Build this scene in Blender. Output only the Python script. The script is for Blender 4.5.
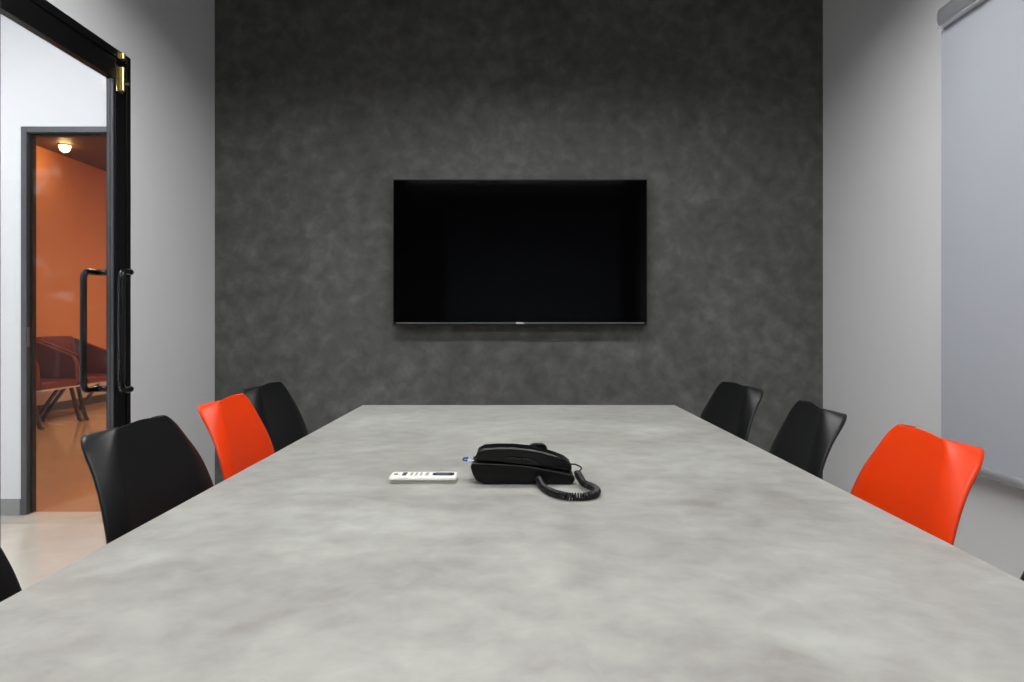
import bpy, bmesh, math, random
from mathutils import Vector, Matrix
random.seed(4)
S = bpy.context.scene
COL = S.collection
for o in list(bpy.data.objects):
    bpy.data.objects.remove(o)

# ------------------------------------------------------------------ camera
CZ = 1.06
cam = bpy.data.cameras.new('camera')
cam.sensor_width = 36.0
cam.lens = 24.0
cam.shift_y = -17.5 / 1024
cam.shift_x = -0.6 / 1024
cam.clip_start = 0.03
co = bpy.data.objects.new('camera', cam)
co.location = (0, 0, CZ)
co.rotation_euler = (math.pi / 2, 0, 0)
COL.objects.link(co)
S.camera = co

# ------------------------------------------------------------------ world, exposure
w = bpy.data.worlds.new('world'); S.world = w; w.use_nodes = True
w.node_tree.nodes['Background'].inputs[0].default_value = (0.6, 0.65, 0.7, 1)
w.node_tree.nodes['Background'].inputs[1].default_value = 0.02
S.view_settings.view_transform = 'Standard'
S.view_settings.look = 'None'
S.view_settings.gamma = 1.0
S.view_settings.use_curve_mapping = False
S.view_settings.exposure = 0.0
PANEL_EMIT = 22.0       # linear pendants above the table
HALL_EMIT = 44.0        # hallway panels
WARM_W = 115.0           # warm downlights of the far room (watts each)


def area_lamp(name, loc, size, sy, power, col, parent=None, spread=180, shape='RECTANGLE'):
    l = bpy.data.lights.new(name, 'AREA')
    l.shape = shape; l.size = size; l.size_y = sy
    l.energy = power; l.color = col; l.spread = math.radians(spread)
    o = bpy.data.objects.new(name, l); o.location = loc
    COL.objects.link(o)
    if parent: o.parent = parent
    return o


# ------------------------------------------------------------------ materials
def srgb(r, g, b):
    f = lambda c: (c / 255 / 12.92) if c / 255 <= 0.04045 else ((c / 255 + 0.055) / 1.055) ** 2.4
    return (f(r), f(g), f(b), 1)


def mat(name, col, rough=0.5, metal=0.0, spec=0.5, bump=0, bscale=200, emit=0, coat=0):
    m = bpy.data.materials.new(name); m.use_nodes = True
    nt = m.node_tree; b = nt.nodes['Principled BSDF']
    b.inputs['Base Color'].default_value = col
    b.inputs['Roughness'].default_value = rough
    b.inputs['Metallic'].default_value = metal
    b.inputs['Specular IOR Level'].default_value = spec
    b.inputs['Coat Weight'].default_value = coat
    if emit:
        b.inputs['Emission Color'].default_value = col
        b.inputs['Emission Strength'].default_value = emit
    tc = nt.nodes.new('ShaderNodeTexCoord')
    n = nt.nodes.new('ShaderNodeTexNoise'); n.inputs['Scale'].default_value = bscale
    n.inputs['Detail'].default_value = 4
    nt.links.new(tc.outputs['Object'], n.inputs['Vector'])
    if bump:
        bp = nt.nodes.new('ShaderNodeBump'); bp.inputs['Strength'].default_value = bump
        bp.inputs['Distance'].default_value = 0.002
        nt.links.new(n.outputs['Fac'], bp.inputs['Height'])
        nt.links.new(bp.outputs['Normal'], b.inputs['Normal'])
    elif not emit:
        mr = nt.nodes.new('ShaderNodeMapRange')
        mr.inputs['To Min'].default_value = max(0, rough - 0.04)
        mr.inputs['To Max'].default_value = min(1, rough + 0.04)
        nt.links.new(n.outputs['Fac'], mr.inputs['Value'])
        nt.links.new(mr.outputs['Result'], b.inputs['Roughness'])
    return m


def plaster(name, stops, scale, rough=(0.4, 0.6), stretch=(1, 1, 1), bump=0.15, fine=6.0, spec=0.5, mixes=(0.5, 0.3)):
    """trowelled cement: several distorted noises mixed, through a colour ramp"""
    m = bpy.data.materials.new(name); m.use_nodes = True
    nt = m.node_tree; b = nt.nodes['Principled BSDF']
    b.inputs['Specular IOR Level'].default_value = spec
    tc = nt.nodes.new('ShaderNodeTexCoord'); mp = nt.nodes.new('ShaderNodeMapping')
    mp.inputs['Scale'].default_value = stretch
    nt.links.new(tc.outputs['Object'], mp.inputs['Vector'])

    def noise(sc, det, dist, rgh=0.55):
        n = nt.nodes.new('ShaderNodeTexNoise')
        n.inputs['Scale'].default_value = sc; n.inputs['Detail'].default_value = det
        n.inputs['Distortion'].default_value = dist; n.inputs['Roughness'].default_value = rgh
        nt.links.new(mp.outputs['Vector'], n.inputs['Vector'])
        return n.outputs['Fac']
    a = noise(scale, 6, 0.5); c = noise(scale * 2.7, 8, 0.9, 0.65); d = noise(scale * fine, 5, 0.3)
    m1 = nt.nodes.new('ShaderNodeMix'); m1.inputs['Factor'].default_value = mixes[0]
    nt.links.new(a, m1.inputs[2]); nt.links.new(c, m1.inputs[3])
    m2 = nt.nodes.new('ShaderNodeMix'); m2.inputs['Factor'].default_value = mixes[1]
    nt.links.new(m1.outputs[0], m2.inputs[2]); nt.links.new(d, m2.inputs[3])
    r = nt.nodes.new('ShaderNodeValToRGB')
    els = r.color_ramp.elements
    els[0].position, els[0].color = stops[0]
    els[1].position, els[1].color = stops[-1]
    for p, cc in stops[1:-1]:
        e = els.new(p); e.color = cc
    nt.links.new(m2.outputs[0], r.inputs['Fac'])
    nt.links.new(r.outputs['Color'], b.inputs['Base Color'])
    mr = nt.nodes.new('ShaderNodeMapRange')
    mr.inputs['From Min'].default_value = 0.3; mr.inputs['From Max'].default_value = 0.7
    mr.inputs['To Min'].default_value = rough[0]; mr.inputs['To Max'].default_value = rough[1]
    nt.links.new(c, mr.inputs['Value']); nt.links.new(mr.outputs['Result'], b.inputs['Roughness'])
    bp = nt.nodes.new('ShaderNodeBump'); bp.inputs['Strength'].default_value = bump
    bp.inputs['Distance'].default_value = 0.003
    nt.links.new(m2.outputs[0], bp.inputs['Height']); nt.links.new(bp.outputs['Normal'], b.inputs['Normal'])
    return m


def glass_mat(name, tint, refl=1.0, mottle=0.0):
    m = bpy.data.materials.new(name); m.use_nodes = True
    nt = m.node_tree; nt.nodes.clear()
    out = nt.nodes.new('ShaderNodeOutputMaterial')
    tr = nt.nodes.new('ShaderNodeBsdfTransparent'); tr.inputs[0].default_value = tint
    gl = nt.nodes.new('ShaderNodeBsdfGlossy'); gl.inputs['Roughness'].default_value = 0.0
    fr = nt.nodes.new('ShaderNodeFresnel'); fr.inputs['IOR'].default_value = 1.45
    mx = nt.nodes.new('ShaderNodeMixShader')
    mul = nt.nodes.new('ShaderNodeMath'); mul.operation = 'MULTIPLY'; mul.inputs[1].default_value = refl
    nt.links.new(fr.outputs[0], mul.inputs[0]); nt.links.new(mul.outputs[0], mx.inputs[0])
    nt.links.new(tr.outputs[0], mx.inputs[1]); nt.links.new(gl.outputs[0], mx.inputs[2])
    last = mx
    if mottle:  # pale diffuse mottling laid over the pane
        df = nt.nodes.new('ShaderNodeBsdfDiffuse'); df.inputs[0].default_value = (.8, .8, .8, 1)
        tc = nt.nodes.new('ShaderNodeTexCoord')
        n = nt.nodes.new('ShaderNodeTexNoise'); n.inputs['Scale'].default_value = 5
        n.inputs['Detail'].default_value = 6; n.inputs['Distortion'].default_value = 1.2
        nt.links.new(tc.outputs['Object'], n.inputs['Vector'])
        mr = nt.nodes.new('ShaderNodeMapRange')
        mr.inputs['From Min'].default_value = 0.6; mr.inputs['From Max'].default_value = 0.8
        mr.inputs['To Min'].default_value = 0.0; mr.inputs['To Max'].default_value = mottle
        nt.links.new(n.outputs['Fac'], mr.inputs['Value'])
        m2 = nt.nodes.new('ShaderNodeMixShader')
        nt.links.new(mr.outputs['Result'], m2.inputs[0])
        nt.links.new(mx.outputs[0], m2.inputs[1]); nt.links.new(df.outputs[0], m2.inputs[2])
        last = m2
    nt.links.new(last.outputs[0], out.inputs[0])
    return m


M = {}
M['wall_grey'] = mat('grey_wall_paint', srgb(226, 227, 230), 0.55, bump=0.06, bscale=350, spec=0.3)
M['wall_dark'] = plaster('dark_trowelled_plaster', [(0.30, srgb(66, 66, 66)), (0.5, srgb(92, 93, 91)), (0.68, srgb(120, 120, 118))], 1.7,
                         rough=(0.5, 0.7), bump=0.25, spec=0.35, mixes=(0.6, 0.42), fine=8)
M['ceiling'] = mat('dark_ceiling_paint', srgb(50, 50, 52), 0.8)
M['table'] = plaster('grey_cement_tabletop', [(0.34, srgb(134, 131, 128)), (0.5, srgb(156, 156, 151)), (0.66, srgb(174, 176, 171))], 2.2,
                     rough=(0.30, 0.48), bump=0.03, spec=0.45, stretch=(0.95, 1.0, 1), mixes=(0.55, 0.4), fine=9)
M['floor'] = plaster('polished_pale_floor', [(0.3, srgb(190, 185, 176)), (0.7, srgb(212, 207, 199))], 1.6, rough=(0.14, 0.22), bump=0.0)
M['floor_warm'] = plaster('polished_floor_warm_reflection', [(0.3, srgb(182, 144, 118)), (0.7, srgb(196, 158, 132))], 1.6, rough=(0.10, 0.16), bump=0.0, spec=.8)  # brown tint paints in the orange walls' reflection on the floor
M['white_wall'] = mat('white_wall_paint', srgb(232, 233, 236), 0.6)
M['hall_ceiling'] = mat('hallway_ceiling_paint', srgb(215, 216, 220), 0.8)
M['skirting'] = mat('grey_tile_skirting', srgb(150, 152, 150), 0.4)
M['black_metal'] = mat('black_powder_coated_steel', srgb(13, 13, 15), 0.4, 0.0, 0.25)
M['grey_metal'] = mat('dark_grey_steel_frame', srgb(88, 90, 95), 0.4, 0.2)
M['handle_metal'] = mat('black_tubular_metal', srgb(40, 40, 42), 0.25, 0.7)
M['brass'] = mat('brass', srgb(190, 176, 130), 0.35, 1.0)
M['black_hole'] = mat('screw_black', srgb(15, 14, 10), 0.5)
M['glass'] = glass_mat('door_glass', (0.96, 0.975, 0.975, 1), 0.25)
M['glass_mottled'] = glass_mat('pale_mottled_door_glass', (0.95, 0.95, 0.95, 1), 0.15, 0.10)
M['tv_screen'] = mat('television_screen', srgb(2, 2, 3), 0.06, 0, 0.3)
M['tv_body'] = mat('television_casing', srgb(8, 8, 9), 0.35)
M['silver'] = mat('brushed_silver_trim', srgb(170, 172, 175), 0.3, 0.8)
M['logo'] = mat('silver_brand_plate', srgb(235, 235, 238), 0.2, 0.6)
M['blind'] = mat('grey_blue_blind_fabric', srgb(182, 187, 196), 0.75, bump=0.15, bscale=900, spec=0.2)
M['alu'] = mat('aluminium', srgb(186, 188, 195), 0.32, 0.55)
M['alu_light'] = mat('pale_aluminium_edge', srgb(225, 226, 230), 0.25, 0.5)
M['black_plastic'] = mat('black_chair_plastic', srgb(19, 20, 22), 0.40, 0, 0.32)
M['orange_plastic'] = mat('orange_chair_plastic', srgb(238, 62, 1), 0.42, 0, 0.35)
M['black_pad'] = mat('black_leatherette', srgb(24, 24, 26), 0.45, bump=0.1, bscale=500)
M['orange_pad'] = mat('orange_leatherette', srgb(240, 66, 12), 0.45, bump=0.1, bscale=500)
M['wood'] = plaster('pale_beech_wood', [(0.3, srgb(190, 150, 105)), (0.7, srgb(212, 176, 130))], 9, stretch=(1, 1, 0.1), rough=(0.4, 0.5), bump=0.02)
M['phone'] = mat('telephone_black_plastic', srgb(7, 7, 8), 0.3, 0, 0.25)
M['phone_gloss'] = mat('telephone_gloss_plastic', srgb(8, 8, 10), 0.2, 0, 0.35)
M['cord'] = mat('telephone_cord_plastic', srgb(14, 14, 16), 0.25)
M['clear_plug'] = mat('clear_plastic_plug', srgb(190, 200, 215), 0.15, 0, 0.6)
M['blue'] = mat('blue_plastic', srgb(35, 40, 150), 0.3)
M['remote'] = mat('remote_white_plastic', srgb(236, 236, 228), 0.35)
M['remote_side'] = mat('remote_lower_shell', srgb(205, 205, 196), 0.4)
M['remote_lcd'] = mat('remote_display', srgb(88, 94, 98), 0.15)
M['remote_dark'] = mat('remote_dark_rubber', srgb(55, 60, 62), 0.5)
M['remote_btn'] = mat('remote_grey_button', srgb(160, 162, 155), 0.5)
M['remote_blue'] = mat('remote_blue_mark', srgb(60, 62, 110), 0.4)
M['orange_wall'] = plaster('burnt_orange_wall', [(0.3, srgb(202, 132, 82)), (0.7, srgb(214, 144, 94))], 1.2, rough=(0.5, 0.6), bump=0.03)
M['pale_band'] = mat('pale_lower_wall', srgb(196, 176, 168), 0.6)
M['brown_ceiling'] = mat('brown_ceiling', srgb(92, 60, 44), 0.6)
M['dark_base'] = mat('dark_skirting', srgb(60, 56, 54), 0.5)
M['maroon'] = mat('maroon_leather', srgb(96, 22, 18), 0.35, bump=0.1, bscale=60)
M['dark_leg'] = mat('brown_black_metal_leg', srgb(70, 48, 44), 0.35, 0.4)
M['chrome'] = mat('chrome_tube', srgb(150, 148, 150), 0.25, 0.9)
M['lamp_white'] = mat('ceiling_panel_diffuser', (1, 0.99, 0.97, 1), emit=PANEL_EMIT)
M['lamp_hall'] = mat('hallway_panel_diffuser', (0.97, 0.98, 1, 1), emit=HALL_EMIT)
M['lamp_warm'] = mat('warm_lamp_lens', (1.0, 0.62, 0.25, 1), emit=60)
M['lamp_frame'] = mat('lamp_frame_white', srgb(220, 220, 220), 0.5)
M['reflected_pane'] = mat('pale_reflected_pane', srgb(140, 148, 155), 0.6)


# ------------------------------------------------------------------ mesh helpers
def link(name, me, m, parent=None, smooth=False, bevel=0, bseg=2, angle=40):
    if m is not None:
        for x in (m if isinstance(m, (list, tuple)) else [m]):
            me.materials.append(x)
    if smooth:
        for p in me.polygons: p.use_smooth = True
    o = bpy.data.objects.new(name, me)
    COL.objects.link(o)
    if parent is not None: o.parent = parent
    if bevel:
        b = o.modifiers.new('bevel', 'BEVEL'); b.width = bevel; b.segments = bseg
        b.limit_method = 'ANGLE'; b.angle_limit = math.radians(angle)
        for p in me.polygons: p.use_smooth = True
        wn = o.modifiers.new('wn', 'WEIGHTED_NORMAL'); wn.keep_sharp = True
    return o


def done(bm, name, m, parent=None, **k):
    bmesh.ops.recalc_face_normals(bm, faces=bm.faces)
    me = bpy.data.meshes.new(name); bm.to_mesh(me); bm.free()
    return link(name, me, m, parent, **k)


def box(bm, x0, x1, y0, y1, z0, z1, mi=0):
    v = [bm.verts.new(p) for p in ((x0, y0, z0), (x1, y0, z0), (x1, y1, z0), (x0, y1, z0),
                                   (x0, y0, z1), (x1, y0, z1), (x1, y1, z1), (x0, y1, z1))]
    for f in ((0, 3, 2, 1), (4, 5, 6, 7), (0, 1, 5, 4), (1, 2, 6, 5), (2, 3, 7, 6), (3, 0, 4, 7)):
        bm.faces.new([v[i] for i in f]).material_index = mi


def boxes(name, lst, m, parent=None, **k):
    bm = bmesh.new()
    for b in lst: box(bm, *b)
    return done(bm, name, m, parent, **k)


def tube(bm, pts, radii, n=12, caps=True, closed=False):
    pts = [Vector(p) for p in pts]
    if not isinstance(radii, (list, tuple)): radii = [radii] * len(pts)
    up = None; rings = []
    for i, p in enumerate(pts):
        t = (pts[min(i + 1, len(pts) - 1)] - pts[max(i - 1, 0)]).normalized()
        if up is None:
            up = t.orthogonal().normalized()
        else:
            up = (up - t * up.dot(t))
            up = up.normalized() if up.length > 1e-6 else t.orthogonal().normalized()
        s = t.cross(up)
        rings.append([bm.verts.new(p + (up * math.cos(a) + s * math.sin(a)) * radii[i])
                      for a in [2 * math.pi * j / n for j in range(n)]])
    for a, b in zip(rings, rings[1:]):
        for j in range(n):
            bm.faces.new((a[j], a[(j + 1) % n], b[(j + 1) % n], b[j]))
    if caps:
        bm.faces.new(rings[0][::-1]); bm.faces.new(rings[-1])


def arcpath(corners, r, n=6):
    """polyline with rounded corners"""
    c = [Vector(p) for p in corners]; out = [c[0]]
    for i in range(1, len(c) - 1):
        a = (c[i - 1] - c[i]).normalized(); b = (c[i + 1] - c[i]).normalized()
        p0 = c[i] + a * r; p1 = c[i] + b * r
        for k in range(n + 1):
            t = k / n
            out.append(p0 * (1 - t) ** 2 + c[i] * 2 * t * (1 - t) + p1 * t * t)
    out.append(c[-1])
    return out


def spline(pts, n):
    """Catmull-Rom through tuples, n samples"""
    out = []
    L = len(pts) - 1
    for k in range(n):
        u = k / (n - 1) * L; i = min(int(u), L - 1); t = u - i
        p0 = pts[max(i - 1, 0)]; p1 = pts[i]; p2 = pts[i + 1]; p3 = pts[min(i + 2, L)]
        out.append(tuple(0.5 * ((2 * b) + (-a + c) * t + (2 * a - 5 * b + 4 * c - d) * t * t + (-a + 3 * b - 3 * c + d) * t ** 3)
                         for a, b, c, d in zip(p0, p1, p2, p3)))
    return out


def prism(bm, poly, y0, y1, mi=0):
    """polygon in (x,z) extruded along y"""
    a = [bm.verts.new((x, y0, z)) for x, z in poly]
    b = [bm.verts.new((x, y1, z)) for x, z in poly]
    n = len(poly)
    bm.faces.new(a).material_index = mi; bm.faces.new(b[::-1]).material_index = mi
    for i in range(n):
        bm.faces.new((a[i], b[i], b[(i + 1) % n], a[(i + 1) % n])).material_index = mi


def struct(o): o['kind'] = 'structure'; return o


def empty(name, loc=(0, 0, 0), rz=0):
    o = bpy.data.objects.new(name, None); o.empty_display_size = 0.1
    o.location = loc; o.rotation_euler = (0, 0, rz); COL.objects.link(o)
    return o


def tag(o, label, cat, group=None):
    o['label'] = label; o['category'] = cat
    if group: o['group'] = group
    return o


def copy_tree(o, parent=None):
    c = o.copy(); COL.objects.link(c)
    if parent is not None: c.parent = parent
    for ch in [x for x in bpy.data.objects if x.parent == o]:
        copy_tree(ch, c)
    return c


# ------------------------------------------------------------------ room shell
YB, XL, XR = 3.61, -1.575, 1.641
XLO = -1.655            # hallway side of the left wall
ZC = 2.92
YR = -1.8               # rear wall
YH = 3.78               # hallway end wall
XH = -4.3               # hallway left side
D0, D1, DH = 1.29, 2.81, 2.15   # door opening along y and its height
struct(boxes('floor', [(-6.2, 2.4, YR - .3, YH + .06, -0.08, 0)], M['floor']))
struct(boxes('wall_back', [(XLO, XR + .12, YB, YH - .0005, 0, ZC)], M['wall_dark']))
struct(boxes('wall_right', [(XR, XR + .12, YR, YB, 0, ZC)], M['wall_grey']))
struct(boxes('wall_left', [(XLO, XL, D1, YB, 0, ZC), (XLO, XL, YR, D0, 0, ZC), (XLO, XL, D0, D1, DH, ZC)], M['wall_grey']))
struct(boxes('wall_rear', [(XLO, -.93, YR - .12, YR, 0, ZC), (1.47, XR + .12, YR - .12, YR, 0, ZC),
                           (-.93, 1.47, YR - .12, YR, 2.60, ZC), (-.93, 1.47, YR - .12, YR, 0, .5)], M['wall_dark']))
refl_panel = struct(boxes('reflection_panel_1', [(-.93, -.89, YR - .1, YR - .02, .5, 2.60), (1.43, 1.47, YR - .1, YR - .02, .5, 2.60),
                                (-.89, 1.43, YR - .1, YR - .02, 2.56, 2.60), (-.89, 1.43, YR - .1, YR - .02, .5, .54)], M['black_metal']))
boxes('pane', [(-.89, 1.43, YR - .07, YR - .06, .54, 2.56)], M['reflected_pane'], refl_panel)  # unseen pale pane, added and sized for its reflection in the television screen
struct(boxes('ceiling', [(XLO, XR + .12, YR - .12, YH, ZC, ZC + .1)], M['ceiling']))

# hallway
HX0, HX1 = -2.72, -1.74   # outer edges of the frame of the far doorway
struct(boxes('wall_hallway', [(XH, HX0, YH, YH + .1, 0, 3.0), (HX0, HX1, YH, YH + .1, DH, 3.0), (HX1, XLO, YH, YH + .1, 0, 3.0),
                              (XH - .1, XH, YR, YH + .1, 0, 3.0), (XH, XLO, YR - .12, YR, 0, 3.0)], M['white_wall']))
struct(boxes('ceiling_hallway', [(XH, XLO - .001, YR, YH, 3.0, 3.1)], M['hall_ceiling']))
struct(boxes('baseboard_hallway', [(XH, HX0, YH - .012, YH, 0, .089), (XH, XH + .012, YR, YH - .012, 0, .089)], M['skirting'], bevel=.002))

# far orange room
OX, OY1, OZ = -5.56, 11.6, 3.14
struct(boxes('floor_orange_room', [(-6.2, 2.4, YH + .06, 12.2, -0.08, 0)], M['floor_warm']))
struct(boxes('wall_orange', [(OX - .1, OX, YH + .1, OY1, 0, OZ), (OX, -.6, OY1 - .1, OY1, 0, OZ), (-.7, -.6, YH + .1, OY1 - .1, 0, OZ),
                             (OX, XH, YH + .1, YH + .11, 0, OZ), (-1.6, -.7, YH + .1, YH + .11, 0, OZ)], M['orange_wall']))
struct(boxes('wall_orange_lower', [(OX, OX + .006, YH + .11, OY1 - .1, .1, .62)], M['pale_band']))  # paler band low on the orange wall
struct(boxes('baseboard_orange', [(OX, OX + .016, YH + .11, OY1 - .1, 0, .1)], M['dark_base']))
struct(boxes('ceiling_orange', [(OX, -.6, YH + .11, OY1, OZ, OZ + .1)], M['brown_ceiling']))

# ------------------------------------------------------------------ far doorway: steel frame and a fixed glass leaf
d2 = struct(empty('door_2', ((HX0 + HX1) / 2, YH, 0)))
def rel(lst, o): return [(a - o.location.x, b - o.location.x, c - o.location.y, d - o.location.y, e, f) for a, b, c, d, e, f in lst]
boxes('door_frame', rel([(HX0, HX0 + .032, YH - .006, YH + .075, 0, DH), (HX1 - .032, HX1, YH - .006, YH + .075, 0, DH),
                         (HX0 + .032, HX1 - .032, YH - .006, YH + .075, DH - .032, DH)], d2), M['grey_metal'], d2, bevel=.002)
lf = boxes('door_leaf', rel([(HX0 + .033, HX0 + .045, YH + .02, YH + .055, .01, DH - .033), (HX1 - .045, HX1 - .033, YH + .02, YH + .055, .01, DH - .033),
                        (HX0 + .045, HX1 - .045, YH + .02, YH + .055, DH - .045, DH - .033)], d2), M['black_metal'], d2, bevel=.002)
boxes('glass_pane', rel([(HX0 + .045, HX1 - .045, YH + .033, YH + .041, .012, DH - .045)], d2), M['glass_mottled'], lf)
boxes('strike_plate', rel([(HX0 + .0325, HX0 + .0345, YH + .0, YH + .018, .93, 1.04)], d2), M['silver'], d2)

# ------------------------------------------------------------------ glass double door in the left wall
d1 = struct(empty('door_1', (XL, D0, 0)))
FX0 = XLO + .0
boxes('door_frame', rel([(FX0, XL + .004, D1 - .03, D1, 0, DH), (FX0, XL + .004, D0, D0 + .03, 0, DH),
                         (FX0, XL + .004, D0 + .03, D1 - .03, DH - .033, DH)], d1), M['black_metal'], d1, bevel=.002)
XI, XO = XL, XL - .034           # faces of the leaves
def leaf(y0, y1, far):
    zt = DH - .036
    l = boxes('door_leaf', rel([(XO, XI, y0, y0 + .07, .01, zt), (XO, XI, y1 - .07, y1, .01, zt),
                                (XO, XI, y0 + .07, y1 - .07, zt - .082, zt), (XO, XI, y0 + .07, y1 - .07, .01, .1)], d1),
              M['black_metal'], d1, bevel=.0025)
    # narrow grey strips painting the lit inner faces of the black stiles
    boxes('lit_stile_strip', rel([(XO + .006, XI - .006, y1 - .078, y1 - .07, .1, zt - .082), (XO + .006, XI - .006, y0 + .07, y0 + .078, .1, zt - .082)], d1),
          M['grey_metal'], l)
    boxes('glass_pane', rel([(XO + .013, XI - .013, y0 + .078, y1 - .078, .1, zt - .082)], d1), M['glass'], l)
    ys = (y1 - .035) if far else (y0 + .035)
    yb = ys - .085 if far else ys + .085
    
    for sx, xf in ((1, XI), (-1, XO)):
        bm = bmesh.new()
        xo = xf + sx * (.052 if sx > 0 else .062)
        z0, z1 = CZ - .262, CZ + .205
        P = arcpath([(xf, ys, z1), (xo, ys, z1), (xo, yb, z1), (xo, yb, z0), (xo, ys, z0), (xf, ys, z0)], .034, 8)
        P = [(p.x - d1.location.x, p.y - d1.location.y, p.z) for p in P]
        tube(bm, P, .0125, 14)
        for z in (z0, z1):
            q = [(xf - d1.location.x, ys - d1.location.y, z), (xf + sx * .006 - d1.location.x, ys - d1.location.y, z)]
            tube(bm, q, .016, 14)
        done(bm, 'door_handle', M['handle_metal'], l, smooth=True)
    return l
ymid = (D0 + D1) / 2 - .022
lfar = leaf(ymid + .002, D1 - .032, True)
leaf(D0 + .032, ymid - .002, False)
# brass barrel bolt on the far leaf
bm = bmesh.new()
by = D1 - .032 - .045 - D0
box(bm, .0005, .004, by - .022, by + .022, 1.985, 2.088)
tube(bm, [(.012, by, 1.99), (.012, by, 2.084)], .0105, 14)
tube(bm, [(.018, by, 2.02), (.030, by + .004, 2.02)], .004, 10)
tube(bm, [(.028, by + .004, 2.02), (.031, by + .004, 2.02), (.036, by + .005, 2.02), (.038, by + .005, 2.02)], [.004, .008, .008, .004], 12)
box(bm, .0045, .008, by - .022, by + .022, 2.116, 2.142)
tube(bm, [(.013, by, 2.118), (.013, by, 2.140)], .0105, 14)
bolt = done(bm, 'barrel_bolt', M['brass'], lfar, smooth=False)
bm = bmesh.new()
for z in (2.0, 2.035, 2.07):
    tube(bm, [(.004, by - .0165, z), (.0052, by - .0165, z)], .0028, 10)
tube(bm, [(.0138, by, 2.045), (.0232, by, 2.045)], .0022, 10)
done(bm, 'screw', M['black_hole'], lfar)

# ------------------------------------------------------------------ conference table
tb = tag(empty('conference_table', (.023, 1.06, 0)), 'long conference table with a grey cement top in the middle of the room', 'table')
TX0, TX1, TY1, TY0 = -.577, .623, 2.62, -.5
o = boxes('tabletop', [(TX0 - .023, TX1 - .023, TY0 - 1.06, TY1 - 1.06, .7, CZ - .3126)], M['table'], tb, bevel=.003)
TZ = CZ - .3126
for y in (TY0 + .35, TY1 - .35):
    bm = bmesh.new()
    box(bm, -.36, .36, y - 1.06 - .03, y - 1.06 + .03, .012, .7)
    box(bm, -.4, .4, y - 1.06 - .06, y - 1.06 + .06, 0, .012)
    done(bm, 'leg', M['black_metal'], tb, bevel=.003)
boxes('apron', [(-.03, .03, TY0 + .38 - 1.06, TY1 - .38 - 1.06, .6, .7)], M['black_metal'], tb, bevel=.003)

# ------------------------------------------------------------------ tulip shell chairs
def chair_shell():
    vt, rc = .8374, .0439
    rows = []      # (w backwards, v height, half width, bucket depth, lip, distance below the top rim)
    N = 46
    for k in range(N):
        d = .25 * (k / (N - 1)) ** 1.25
        a = .1694 + .4552 * d - .7757 * d * d
        a = min(a, .231)
        q = max(rc - d, 0)
        a -= .9 * (rc - math.sqrt(max(rc * rc - q * q, 0)))
        rows.append((-(.4301 * d - .6 * d * d), vt - d, a, .0119 + .0241 * d, .012 + .0414 * math.exp(-d / .0714), d))
    w0 = rows[-1]
    low = spline([(w0[0], w0[1], w0[2], .018, .0132), (-.076, .535, .231, .022, .013), (-.095, .488, .232, .028, .012), (-.138, .457, .231, .034, .012),
                  (-.215, .448, .229, .032, .010), (-.30, .456, .222, .022, .010), (-.40, .462, .214, .012, .006), (-.455, .452, .200, .004, .004), (-.475, .425, .186, 0, 0)], 44)
    rows += [r + (.3,) for r in low[1:]]
    NS = 52
    bm = bmesh.new(); grid = []
    for i, (w_, v, a, B, L, d) in enumerate(rows):
        j0, j1 = max(i - 1, 0), min(i + 1, len(rows) - 1)
        t = Vector((rows[j0][0] - rows[j1][0], rows[j0][1] - rows[j1][1])).normalized()
        n = Vector((-t.y, t.x))
        bl_ = min(max((d - .15) / .15, 0), 1)      # forward on the back, along the normal on the seat
        n = (Vector((-1, 0)) * (1 - bl_) + n * bl_).normalized()
        row = []
        for k in range(NS + 1):
            s = -1 + 2 * k / NS
            s = math.copysign(abs(s) ** .8, s)
            rs = max((abs(s) - .67) / .33, 0)
            rr = rs
            f = B * s * s - L * rr ** 1.85
            kk = max(1 - d / .12, 0) ** 1.5
            up = kk * (-.0100 * rr ** 2 + .0040 * math.exp(-(s / .45) ** 2))
            row.append(bm.verts.new((-(w_ + n.x * f), s * a, v + n.y * f + up)))
        grid.append(row)
    for a, b in zip(grid, grid[1:]):
        for k in range(NS):
            bm.faces.new((a[k], a[k + 1], b[k + 1], b[k]))
    return bm


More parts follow.
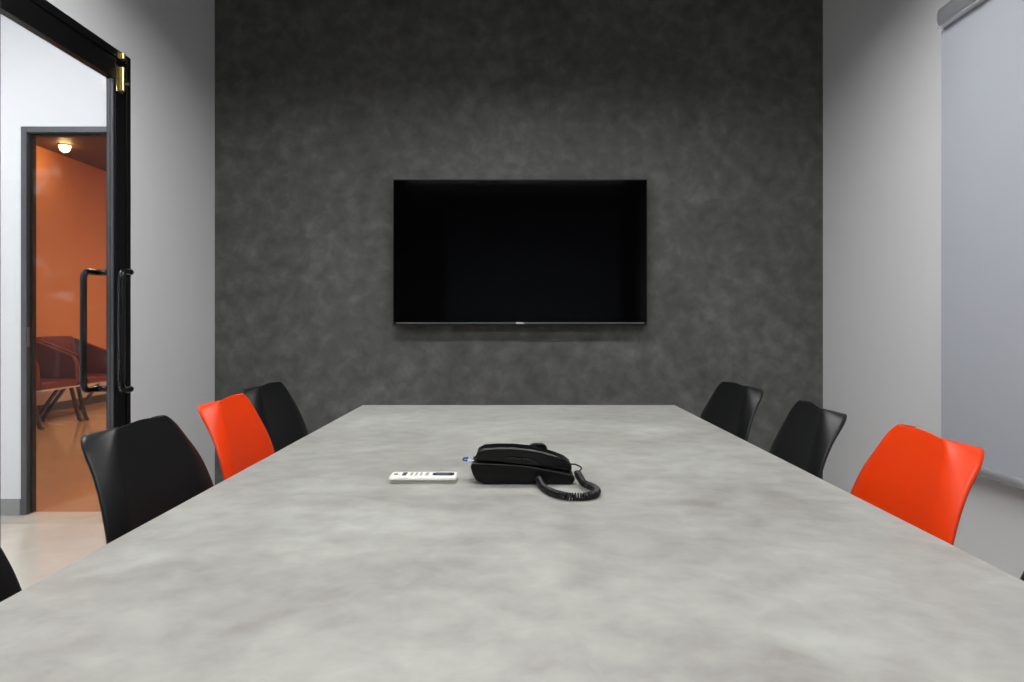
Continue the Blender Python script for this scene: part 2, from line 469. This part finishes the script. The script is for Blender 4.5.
def make_chair(colour):
    root = empty('tulip_chair')
    sh = done(chair_shell(), 'shell', M[colour + '_plastic'], root, smooth=True)
    so = sh.modifiers.new('solid', 'SOLIDIFY'); so.thickness = .006; so.offset = 0
    # padded seat cushion
    bm = bmesh.new(); N = 20; rows = []
    for i in range(N + 1):
        u = -1 + 2 * i / N; row = []
        for j in range(N + 1):
            v = -1 + 2 * j / N
            # square to rounded square
            x = u * math.sqrt(1 - v * v / 2.6); y = v * math.sqrt(1 - u * u / 2.6)
            e = max(abs(u), abs(v))
            h = .028 * (1 - e ** 5) + .004
            row.append(bm.verts.new((.305 + x * .165, y * .185, .456 + h + .030 * (abs(v) ** 3) * .8)))
        rows.append(row)
    for a, b in zip(rows, rows[1:]):
        for k in range(N): bm.faces.new((a[k], a[k + 1], b[k + 1], b[k]))
    cu = done(bm, 'cushion', M[colour + '_pad'], root, smooth=True)
    so = cu.modifiers.new('solid', 'SOLIDIFY'); so.thickness = .012; so.offset = -1
    bm = bmesh.new()
    tube(bm, [(.19, 0, .425), (.42, 0, .425)], .009, 10)
    tube(bm, [(.305, -.13, .425), (.305, .13, .425)], .009, 10)
    box(bm, .25, .36, -.06, .06, .425, .448)
    done(bm, 'support_frame', M['black_metal'], root, smooth=False)
    for sx in (-1, 1):
        for sy in (-1, 1):
            bm = bmesh.new()
            tube(bm, [(.305 + sx * .21, sy * .20, 0), (.305 + sx * .15, sy * .14, .25), (.305 + sx * .11, sy * .10, .432)], [.011, .016, .018], 14)
            done(bm, 'leg', M['wood'], root, smooth=True)
    bm = bmesh.new()
    tube(bm, [(.305 - .165, -.155, .2), (.305 + .165, .155, .2)], .005, 8)
    tube(bm, [(.305 - .165, .155, .2), (.305 + .165, -.155, .2)], .005, 8)
    done(bm, 'stretcher', M['black_metal'], root, smooth=True)
    return root

protoB = make_chair('black'); protoO = make_chair('orange')
usedB = usedO = False
G = 'moulded shell chairs round the conference table'
chairs = [
    ('black', -.8438, 1.544, 0, 'black moulded chair on the left, next nearer than the left orange chair'),
    ('orange', -.850, 2.052, 3.9, 'orange moulded chair on the left side of the cement table'),
    ('black', -.897, 2.508, -1.2, 'black moulded chair beyond the left orange chair, by the dark back wall'),
    ('black', -.845, .852, 0, 'black moulded chair cut off by the left edge of the photo'),
    ('black', .819, 2.508, 185, 'black moulded chair on the right, farthest along the table by the dark wall'),
    ('black', .820, 1.866, 173, 'black moulded chair on the right, between the farthest chair and the orange chair'),
    ('orange', .841, 1.397, 173, 'orange moulded chair on the right side of the table in front of the blind'),
    ('black', .83, .815, 180, 'black moulded chair cut off by the right edge of the photo'),
]
for c, x, y, rz, lab in chairs:
    if c == 'black':
        o = copy_tree(protoB) if usedB else protoB; usedB = True
    else:
        o = copy_tree(protoO) if usedO else protoO; usedO = True
    o.location = (x, y, 0); o.rotation_euler = (0, 0, math.radians(rz))
    tag(o, lab, 'chair', G)

# ------------------------------------------------------------------ television
tv = tag(empty('television', (.039, YB - .003, CZ - .01)), 'large black flat screen television mounted on the dark plaster wall', 'television')
TW, TH = 1.318, .758
bm = bmesh.new(); box(bm, -TW / 2, TW / 2, -.075, -.04, 0, TH)
done(bm, 'casing', M['tv_body'], tv, bevel=.003)
boxes('back_housing', [(-TW / 2 + .12, TW / 2 - .12, -.04, -.02, .06, .60)], M['tv_body'], tv, bevel=.008)
boxes('screen', [(-TW / 2 + .006, TW / 2 - .006, -.0765, -.0745, .018, TH - .006)], M['tv_screen'], tv)
boxes('trim_strip', [(-TW / 2 + .02, TW / 2 - .02, -.078, -.0745, .0105, .0145)], M['silver'], tv)
boxes('brand_plate', [(-.020, .020, -.0795, -.0775, .006, .016)], M['logo'], tv, bevel=.001)
boxes('wall_bracket', [(-.25, .25, -.02, 0, .18, .5)], M['black_metal'], tv, bevel=.002)

# ------------------------------------------------------------------ roller blind
bl = tag(empty('roller_blind', (XR, 1.6, 2.15)), 'pale grey blue roller blind covering the window on the right wall', 'blind')
YE = 2.545                       # far edge of the blind
L0 = -.1 - 1.6; L1 = YE - 1.6
bm = bmesh.new()
prof = [(0, -.002), (-.055, -.002), (-.066, .002), (-.074, .010), (-.079, .024), (-.079, .048), (-.074, .062), (-.064, .073), (-.050, .079), (0, .080)]
prism(bm, prof, L0, L1 - .033)
done(bm, 'cassette', M['alu'], bl, bevel=.002)
bm = bmesh.new(); prism(bm, [(x * 1.02, z) for x, z in prof], L1 - .033, L1 - .030)
done(bm, 'end_cap', M['alu'], bl, bevel=.001)
boxes('lower_lip', [(-.0795, -.055, L0, L1 - .033, -.0055, -.0022)], M['alu_light'], bl)
boxes('fabric', [(-.0505, -.049, L0 + .01, L1 - .012, -1.58, -.001)], M['blind'], bl)
bm = bmesh.new()
tube(bm, [(-.05, L0 + .008, -1.592), (-.05, L1 - .010, -1.592)], .017, 18)
done(bm, 'bottom_bar', M['alu_light'], bl, smooth=True)

# ------------------------------------------------------------------ telephone
KX = 1.33 / 682.7
def ph(px, py, k=KX): return ((px - 512.6) * k, CZ - (py - 323.5) * k - TZ)
tel = tag(empty('telephone', (.02, 1.36, TZ)), 'black corded desk telephone lying on the cement table', 'telephone')
def loc(poly): return [(x - .02, z) for x, z in poly]
base = loc([ph(484, 485.4), ph(476, 480), ph(472.5, 473), ph(470.5, 466.5), ph(471.5, 463)] + [ph(474, 462.3), ph(500, 463.3), ph(528, 465.2), ph(552, 469.8), ph(572, 474)] +
            [ph(574.4, 476.5), ph(574.6, 480), ph(572, 485.0)])
base = [(x, max(z, .0012)) for x, z in base]
bm = bmesh.new(); prism(bm, base, -.038, .042)
done(bm, 'base', M['phone'], tel, bevel=.003, bseg=3, angle=30)
# handset: arched bar resting in the base
top = [ph(475.5, 456), ph(477, 450.5), ph(484, 446.9), ph(498, 445.9), ph(513.6, 446), ph(530, 447.8), ph(543, 450.5), ph(556, 454.8), ph(565, 458.6), ph(571, 463.4), ph(572.6, 467)]
bot = [ph(571, 472.2), ph(560, 470.0), ph(540, 465.6), ph(520, 463.2), ph(500, 462), ph(484, 461.3), ph(476, 461.0)]
bm = bmesh.new(); prism(bm, [(x, z * .94 + .001) for x, z in loc(top + bot)], -.031, .022)
hs = done(bm, 'handset', M['phone_gloss'], tel, bevel=.007, bseg=4, angle=35)
hs.modifiers['bevel'].limit_method = 'ANGLE'
# raised grip panel with keys on the near side of the handset
gp = [(x, z * .95) for x, z in loc([ph(503, 457.5), ph(505, 455.6), ph(512, 455.4), ph(524, 456.4), ph(534, 458.6), ph(541, 461.8), ph(545, 464.4), ph(530, 463.2), ph(512, 461.3), ph(504, 460.4)])]
bm = bmesh.new(); prism(bm, gp, -.0375, -.028)
gpo = done(bm, 'grip_panel', M['phone_gloss'], hs, bevel=.0012, bseg=2)
for px_, py_ in ((516, 456.9), (521, 457.4), (526, 458.2)):
    x, z = ph(px_, py_); bm = bmesh.new()
    tube(bm, [(x - .02, -.0388, z * .95), (x - .02, -.0370, z * .95)], .0022, 12)
    done(bm, 'key', M['phone'], hs)
# rear hook tab rising behind the handset
bm = bmesh.new()
prism(bm, [(.0125, .03), (.0118, .061), (.016, .067), (.024, .069), (.040, .069), (.047, .066), (.050, .060), (.051, .03)], .0245, .039)
done(bm, 'cradle_tab', M['phone'], tel, bevel=.003, bseg=3)
# small feet
for sx in (-.065, .085):
    for sy in (-.028, .032):
        bm = bmesh.new(); tube(bm, [(sx, sy, 0), (sx, sy, .002)], .005, 12)
        done(bm, 'rubber_foot', M['black_metal'], tel)
# line plug with blue tip at the left end
bm = bmesh.new()
x, z = ph(473, 462.2)
tube(bm, [(x - .019, -.012, z - .003), (x - .030, -.012, z - .002)], .0040, 10)
done(bm, 'line_plug', M['clear_plug'], tel, smooth=True)
bm = bmesh.new(); x, z = ph(466.5, 461)
tube(bm, arcpath([(x - .020, -.012, z - .003), (x - .0275, -.013, z - .002), (x - .0275, -.010, z + .0015), (x - .018, -.009, z + .0025)], .002, 4), .0018, 8)
done(bm, 'plug_clip', M['blue'], tel, smooth=True)
# coiled cord
def tpt(px, py, h):
    Y = (.3126 - h) * 682.7 / (py - 323.5)
    return (px - 512.6) * Y / 682.7, Y, TZ + h
knots = [tpt(577.5, 473.5, .022), tpt(580, 478, .018), tpt(584, 483.5, .012), tpt(592, 487, .0085), tpt(597, 491, .0072), tpt(594, 494.5, .0072), tpt(584, 496.5, .0072),
         tpt(569, 496.6, .0072), tpt(555, 493.6, .0072), tpt(546, 489.3, .0072), tpt(541.5, 485, .0085), (.0505, 1.318, TZ + .013)]
knots = [(a - .02, b - 1.36, c - TZ) for a, b, c in knots]
path = [Vector(p) for p in spline(knots, 900)]
ln = [0]
for a, b in zip(path, path[1:]): ln.append(ln[-1] + (b - a).length)
pitch, R = .0053, .0058
turns = ln[-1] / pitch
pts = []; up = Vector((0, 0, 1)); n = int(turns * 12)
import bisect
for k in range(n + 1):
    l = ln[-1] * k / n
    i = min(max(bisect.bisect_left(ln, l) - 1, 0), len(path) - 2)
    t = (path[i + 1] - path[i]).normalized()
    p = path[i].lerp(path[i + 1], (l - ln[i]) / max(ln[i + 1] - ln[i], 1e-9))
    s = t.cross(up).normalized(); u = s.cross(t)
    a = 2 * math.pi * l / pitch
    pts.append(p + (s * math.cos(a) + u * math.sin(a)) * R)
bm = bmesh.new()
tube(bm, pts, .0019, 6)
cd = done(bm, 'coiled_cord', M['cord'], tel, smooth=True)
bm = bmesh.new()
x, z = ph(572, 466)
tube(bm, spline([(x - .021, -.012, z), (x - .010, -.013, z - .001), (knots[0][0] + .008, knots[0][1] + .004, .032), (knots[0][0] + .003, knots[0][1], .026), knots[0]], 20), .0016, 8)
done(bm, 'cord_lead', M['cord'], tel, smooth=True)

# ------------------------------------------------------------------ remote control
rx0 = (387.3 - 512.6) * 1.327 / 682.7; rx1 = (457 - 512.6) * 1.327 / 682.7
rc = tag(empty('remote_control', ((rx0 + rx1) / 2, 1.354, TZ)), 'white air conditioner remote control lying left of the black telephone', 'remote control')
hl = (rx1 - rx0) / 2
def rrect(hx, hy, r, n=6):
    out = []
    for cx, cy, a0 in ((hx - r, hy - r, 0), (-hx + r, hy - r, 90), (-hx + r, -hy + r, 180), (hx - r, -hy + r, 270)):
        for k in range(n + 1):
            a = math.radians(a0 + 90 * k / n); out.append((cx + r * math.cos(a), cy + r * math.sin(a)))
    return out
def slab(name, hx, hy, r, z0, z1, m, parent, cx=0, cy=0, inset=0, **k):
    bm = bmesh.new()
    a = [bm.verts.new((cx + x, cy + y, z0)) for x, y in rrect(hx, hy, r)]
    b = [bm.verts.new((cx + x, cy + y, z1)) for x, y in rrect(hx - inset, hy - inset, max(r - inset, .0005))]
    bm.faces.new(a[::-1]); bm.faces.new(b)
    for i in range(len(a)): bm.faces.new((a[i], a[(i + 1) % len(a)], b[(i + 1) % len(a)], b[i]))
    return done(bm, name, m, parent, **k)
slab('lower_shell', hl - .0015, .023, .009, .0, .0075, M['remote_side'], rc, bevel=.0012)
slab('upper_shell', hl, .0265, .009, .0075, .0135, M['remote'], rc, inset=.0025, bevel=.0015)
def rxp(px): return (px - 512.6) * 1.352 / 682.7 - rc.location.x
slab('display', (rxp(454) - rxp(432.5)) / 2, .0125, .006, .0134, .0142, M['remote_lcd'], rc, cx=(rxp(454) + rxp(432.5)) / 2, cy=.002)
slab('display_window', .012, .007, .002, .0142, .0145, M['remote_dark'], rc, cx=(rxp(454) + rxp(432.5)) / 2, cy=.002)
slab('logo_button', .0042, .0032, .003, .0134, .0146, M['remote_blue'], rc, cx=rxp(396), cy=0)
slab('button', .0040, .012, .0015, .0134, .0146, M['remote_dark'], rc, cx=rxp(404.5), cy=.002)
for px in (411.5, 416.3, 421, 427):
    slab('button', .0020 if px < 425 else .0032, .012, .001, .0134, .0144, M['remote_btn'], rc, cx=rxp(px), cy=.002)

# ------------------------------------------------------------------ maroon armchairs of the far room
def make_arm():
    r = empty('lounge_armchair')
    W = .33
    def cush(name, lst, m=M['maroon'], bv=.025):
        return boxes(name, lst, m, r, bevel=bv, bseg=3)
    cush('seat', [(-.03, .50, -W + .05, W - .05, .38, .47)])
    bm = bmesh.new(); prism(bm, [(0, .44), (-.10, .90), (-.02, .92), (.09, .46)], -W + .05, W - .05)
    done(bm, 'backrest', M['maroon'], r, bevel=.02, bseg=3)
    for s in (-1, 1):
        bm = bmesh.new()
        y0, y1 = (W - .05, W + .01) if s > 0 else (-W - .01, -W + .05)
        prism(bm, [(-.02, .42), (-.09, .88), (-.02, .89), (.22, .80), (.44, .71), (.48, .64), (.49, .42)], y0, y1)
        done(bm, 'armrest', M['maroon'], r, bevel=.018, bseg=3)
        bm = bmesh.new()
        y = s * (W - .02)
        tube(bm, [(.40, y, .40), (.50, y, .02), (.53, y, .010)], .021, 10)
        done(bm, 'leg', M['dark_leg'], r, smooth=True)
        bm = bmesh.new()
        tube(bm, [(.30, y, .40), (.02, y, .012)], .021, 10)
        done(bm, 'leg', M['dark_leg'], r, smooth=True)
    boxes('seat_rail', [(-.02, .505, -W + .02, -W + .04, .380, .392), (-.02, .505, W - .04, W - .02, .380, .392), (.485, .51, -W + .02, W - .02, .378, .392)],
          M['alu_light'], r)
    return r
a1 = make_arm(); a1.location = (-5.20, 7.10, 0)
tag(a1, 'maroon leather armchair in the orange room, nearer of the two seen through the doorway', 'armchair', 'maroon armchairs along the orange wall')
a2 = copy_tree(a1); a2.location = (-5.20, 7.83, 0)
tag(a2, 'maroon leather armchair in the orange room, behind the nearer maroon armchair', 'armchair', 'maroon armchairs along the orange wall')

# ------------------------------------------------------------------ lamps
def panel(name, x, y, z, sx, sy, m, label):
    r = tag(empty(name, (x, y, z)), label, 'ceiling light')
    boxes('lamp_frame', [(-sx / 2 - .02, sx / 2 + .02, -sy / 2 - .02, -sy / 2, -.03, 0), (-sx / 2 - .02, sx / 2 + .02, sy / 2, sy / 2 + .02, -.03, 0),
                         (-sx / 2 - .02, -sx / 2, -sy / 2, sy / 2, -.03, 0), (sx / 2, sx / 2 + .02, -sy / 2, sy / 2, -.03, 0)], M['lamp_frame'], r)
    boxes('diffuser', [(-sx / 2, sx / 2, -sy / 2, sy / 2, -.018, -.004)], m, r)
    return r
def pendant(x, y, z, sx, sy, label):
    r = tag(empty('pendant_light', (x, y, z)), label, 'pendant light')
    d = .034     # depth of the black rim round the recessed diffuser
    boxes('housing', [(-sx / 2 - .01, sx / 2 + .01, -sy / 2 - .01, sy / 2 + .01, d + .01, .09), (-sx / 2 - .01, sx / 2 + .01, -sy / 2 - .01, -sy / 2, 0, d + .01),
                      (-sx / 2 - .01, sx / 2 + .01, sy / 2, sy / 2 + .01, 0, d + .01), (-sx / 2 - .01, -sx / 2, -sy / 2, sy / 2, 0, d + .01), (sx / 2, sx / 2 + .01, -sy / 2, sy / 2, 0, d + .01)],
          M['black_metal'], r)
    boxes('diffuser', [(-sx / 2, sx / 2, -sy / 2, sy / 2, d, d + .0095)], M['lamp_white'], r)
    for s_ in (-1, 1):
        bm = bmesh.new(); tube(bm, [(s_ * sx * .4, 0, .09), (s_ * sx * .4, 0, ZC - z)], .002, 8)
        done(bm, 'suspension_cable', M['black_metal'], r)
pendant(.02, 2.22, 2.50, 2.1, .25, 'linear black pendant light hanging over the far end of the table, near the television')
pendant(.02, .48, 2.50, 2.1, .30, 'linear black pendant light hanging behind the camera over the near end of the table')
panel('ceiling_light', -2.9, 2.4, 3.0, .6, .6, M['lamp_hall'], 'square white ceiling panel light in the hallway, nearer the far doorway')
panel('ceiling_light', -2.9, .3, 3.0, .6, .6, M['lamp_hall'], 'square white ceiling panel light in the hallway, farther from the far doorway')
def downlight(x, y, label, group=None, watts=WARM_W):
    r = tag(empty('downlight', (x, y, OZ)), label, 'downlight', group)
    bm = bmesh.new()
    n = 24; ri, ro = .06, .08
    for k in range(n):
        a0, a1_ = 2 * math.pi * k / n, 2 * math.pi * (k + 1) / n
        q = [bm.verts.new((rr * math.cos(a), rr * math.sin(a), zz)) for rr, a, zz in
             ((ri, a0, -.012), (ro, a0, -.006), (ro, a1_, -.006), (ri, a1_, -.012))]
        bm.faces.new(q)
    tube(bm, [(0, 0, -.008), (0, 0, -.001)], ro, n)
    done(bm, 'rim', M['brown_ceiling'], r)
    bm = bmesh.new(); tube(bm, [(0, 0, -.0085)] + [(0, 0, -.0085 - .075 * math.sin(a)) for a in (.3, .6, .9, 1.2, 1.4)] , [.058] + [.058 * math.cos(a) for a in (.3, .6, .9, 1.2, 1.4)], n)
    done(bm, 'lens', M['lamp_warm'], r)
    area_lamp('lamp_light', (0, 0, -.07), .1, .1, watts, (1.0, .72, .42), r, shape='DISK')
    return r
downlight(-5.22, 7.96, 'glowing warm downlight in the brown ceiling of the orange room', None, 4)
for x, y, w_ in ((-2.6, 5.6, 'nearest the doorway'), (-2.6, 8.0, 'in the middle of the room'), (-2.6, 10.2, 'nearest the far end wall')):
    downlight(x, y, 'warm downlight out of view in the brown ceiling, ' + w_, 'warm downlights out of view')
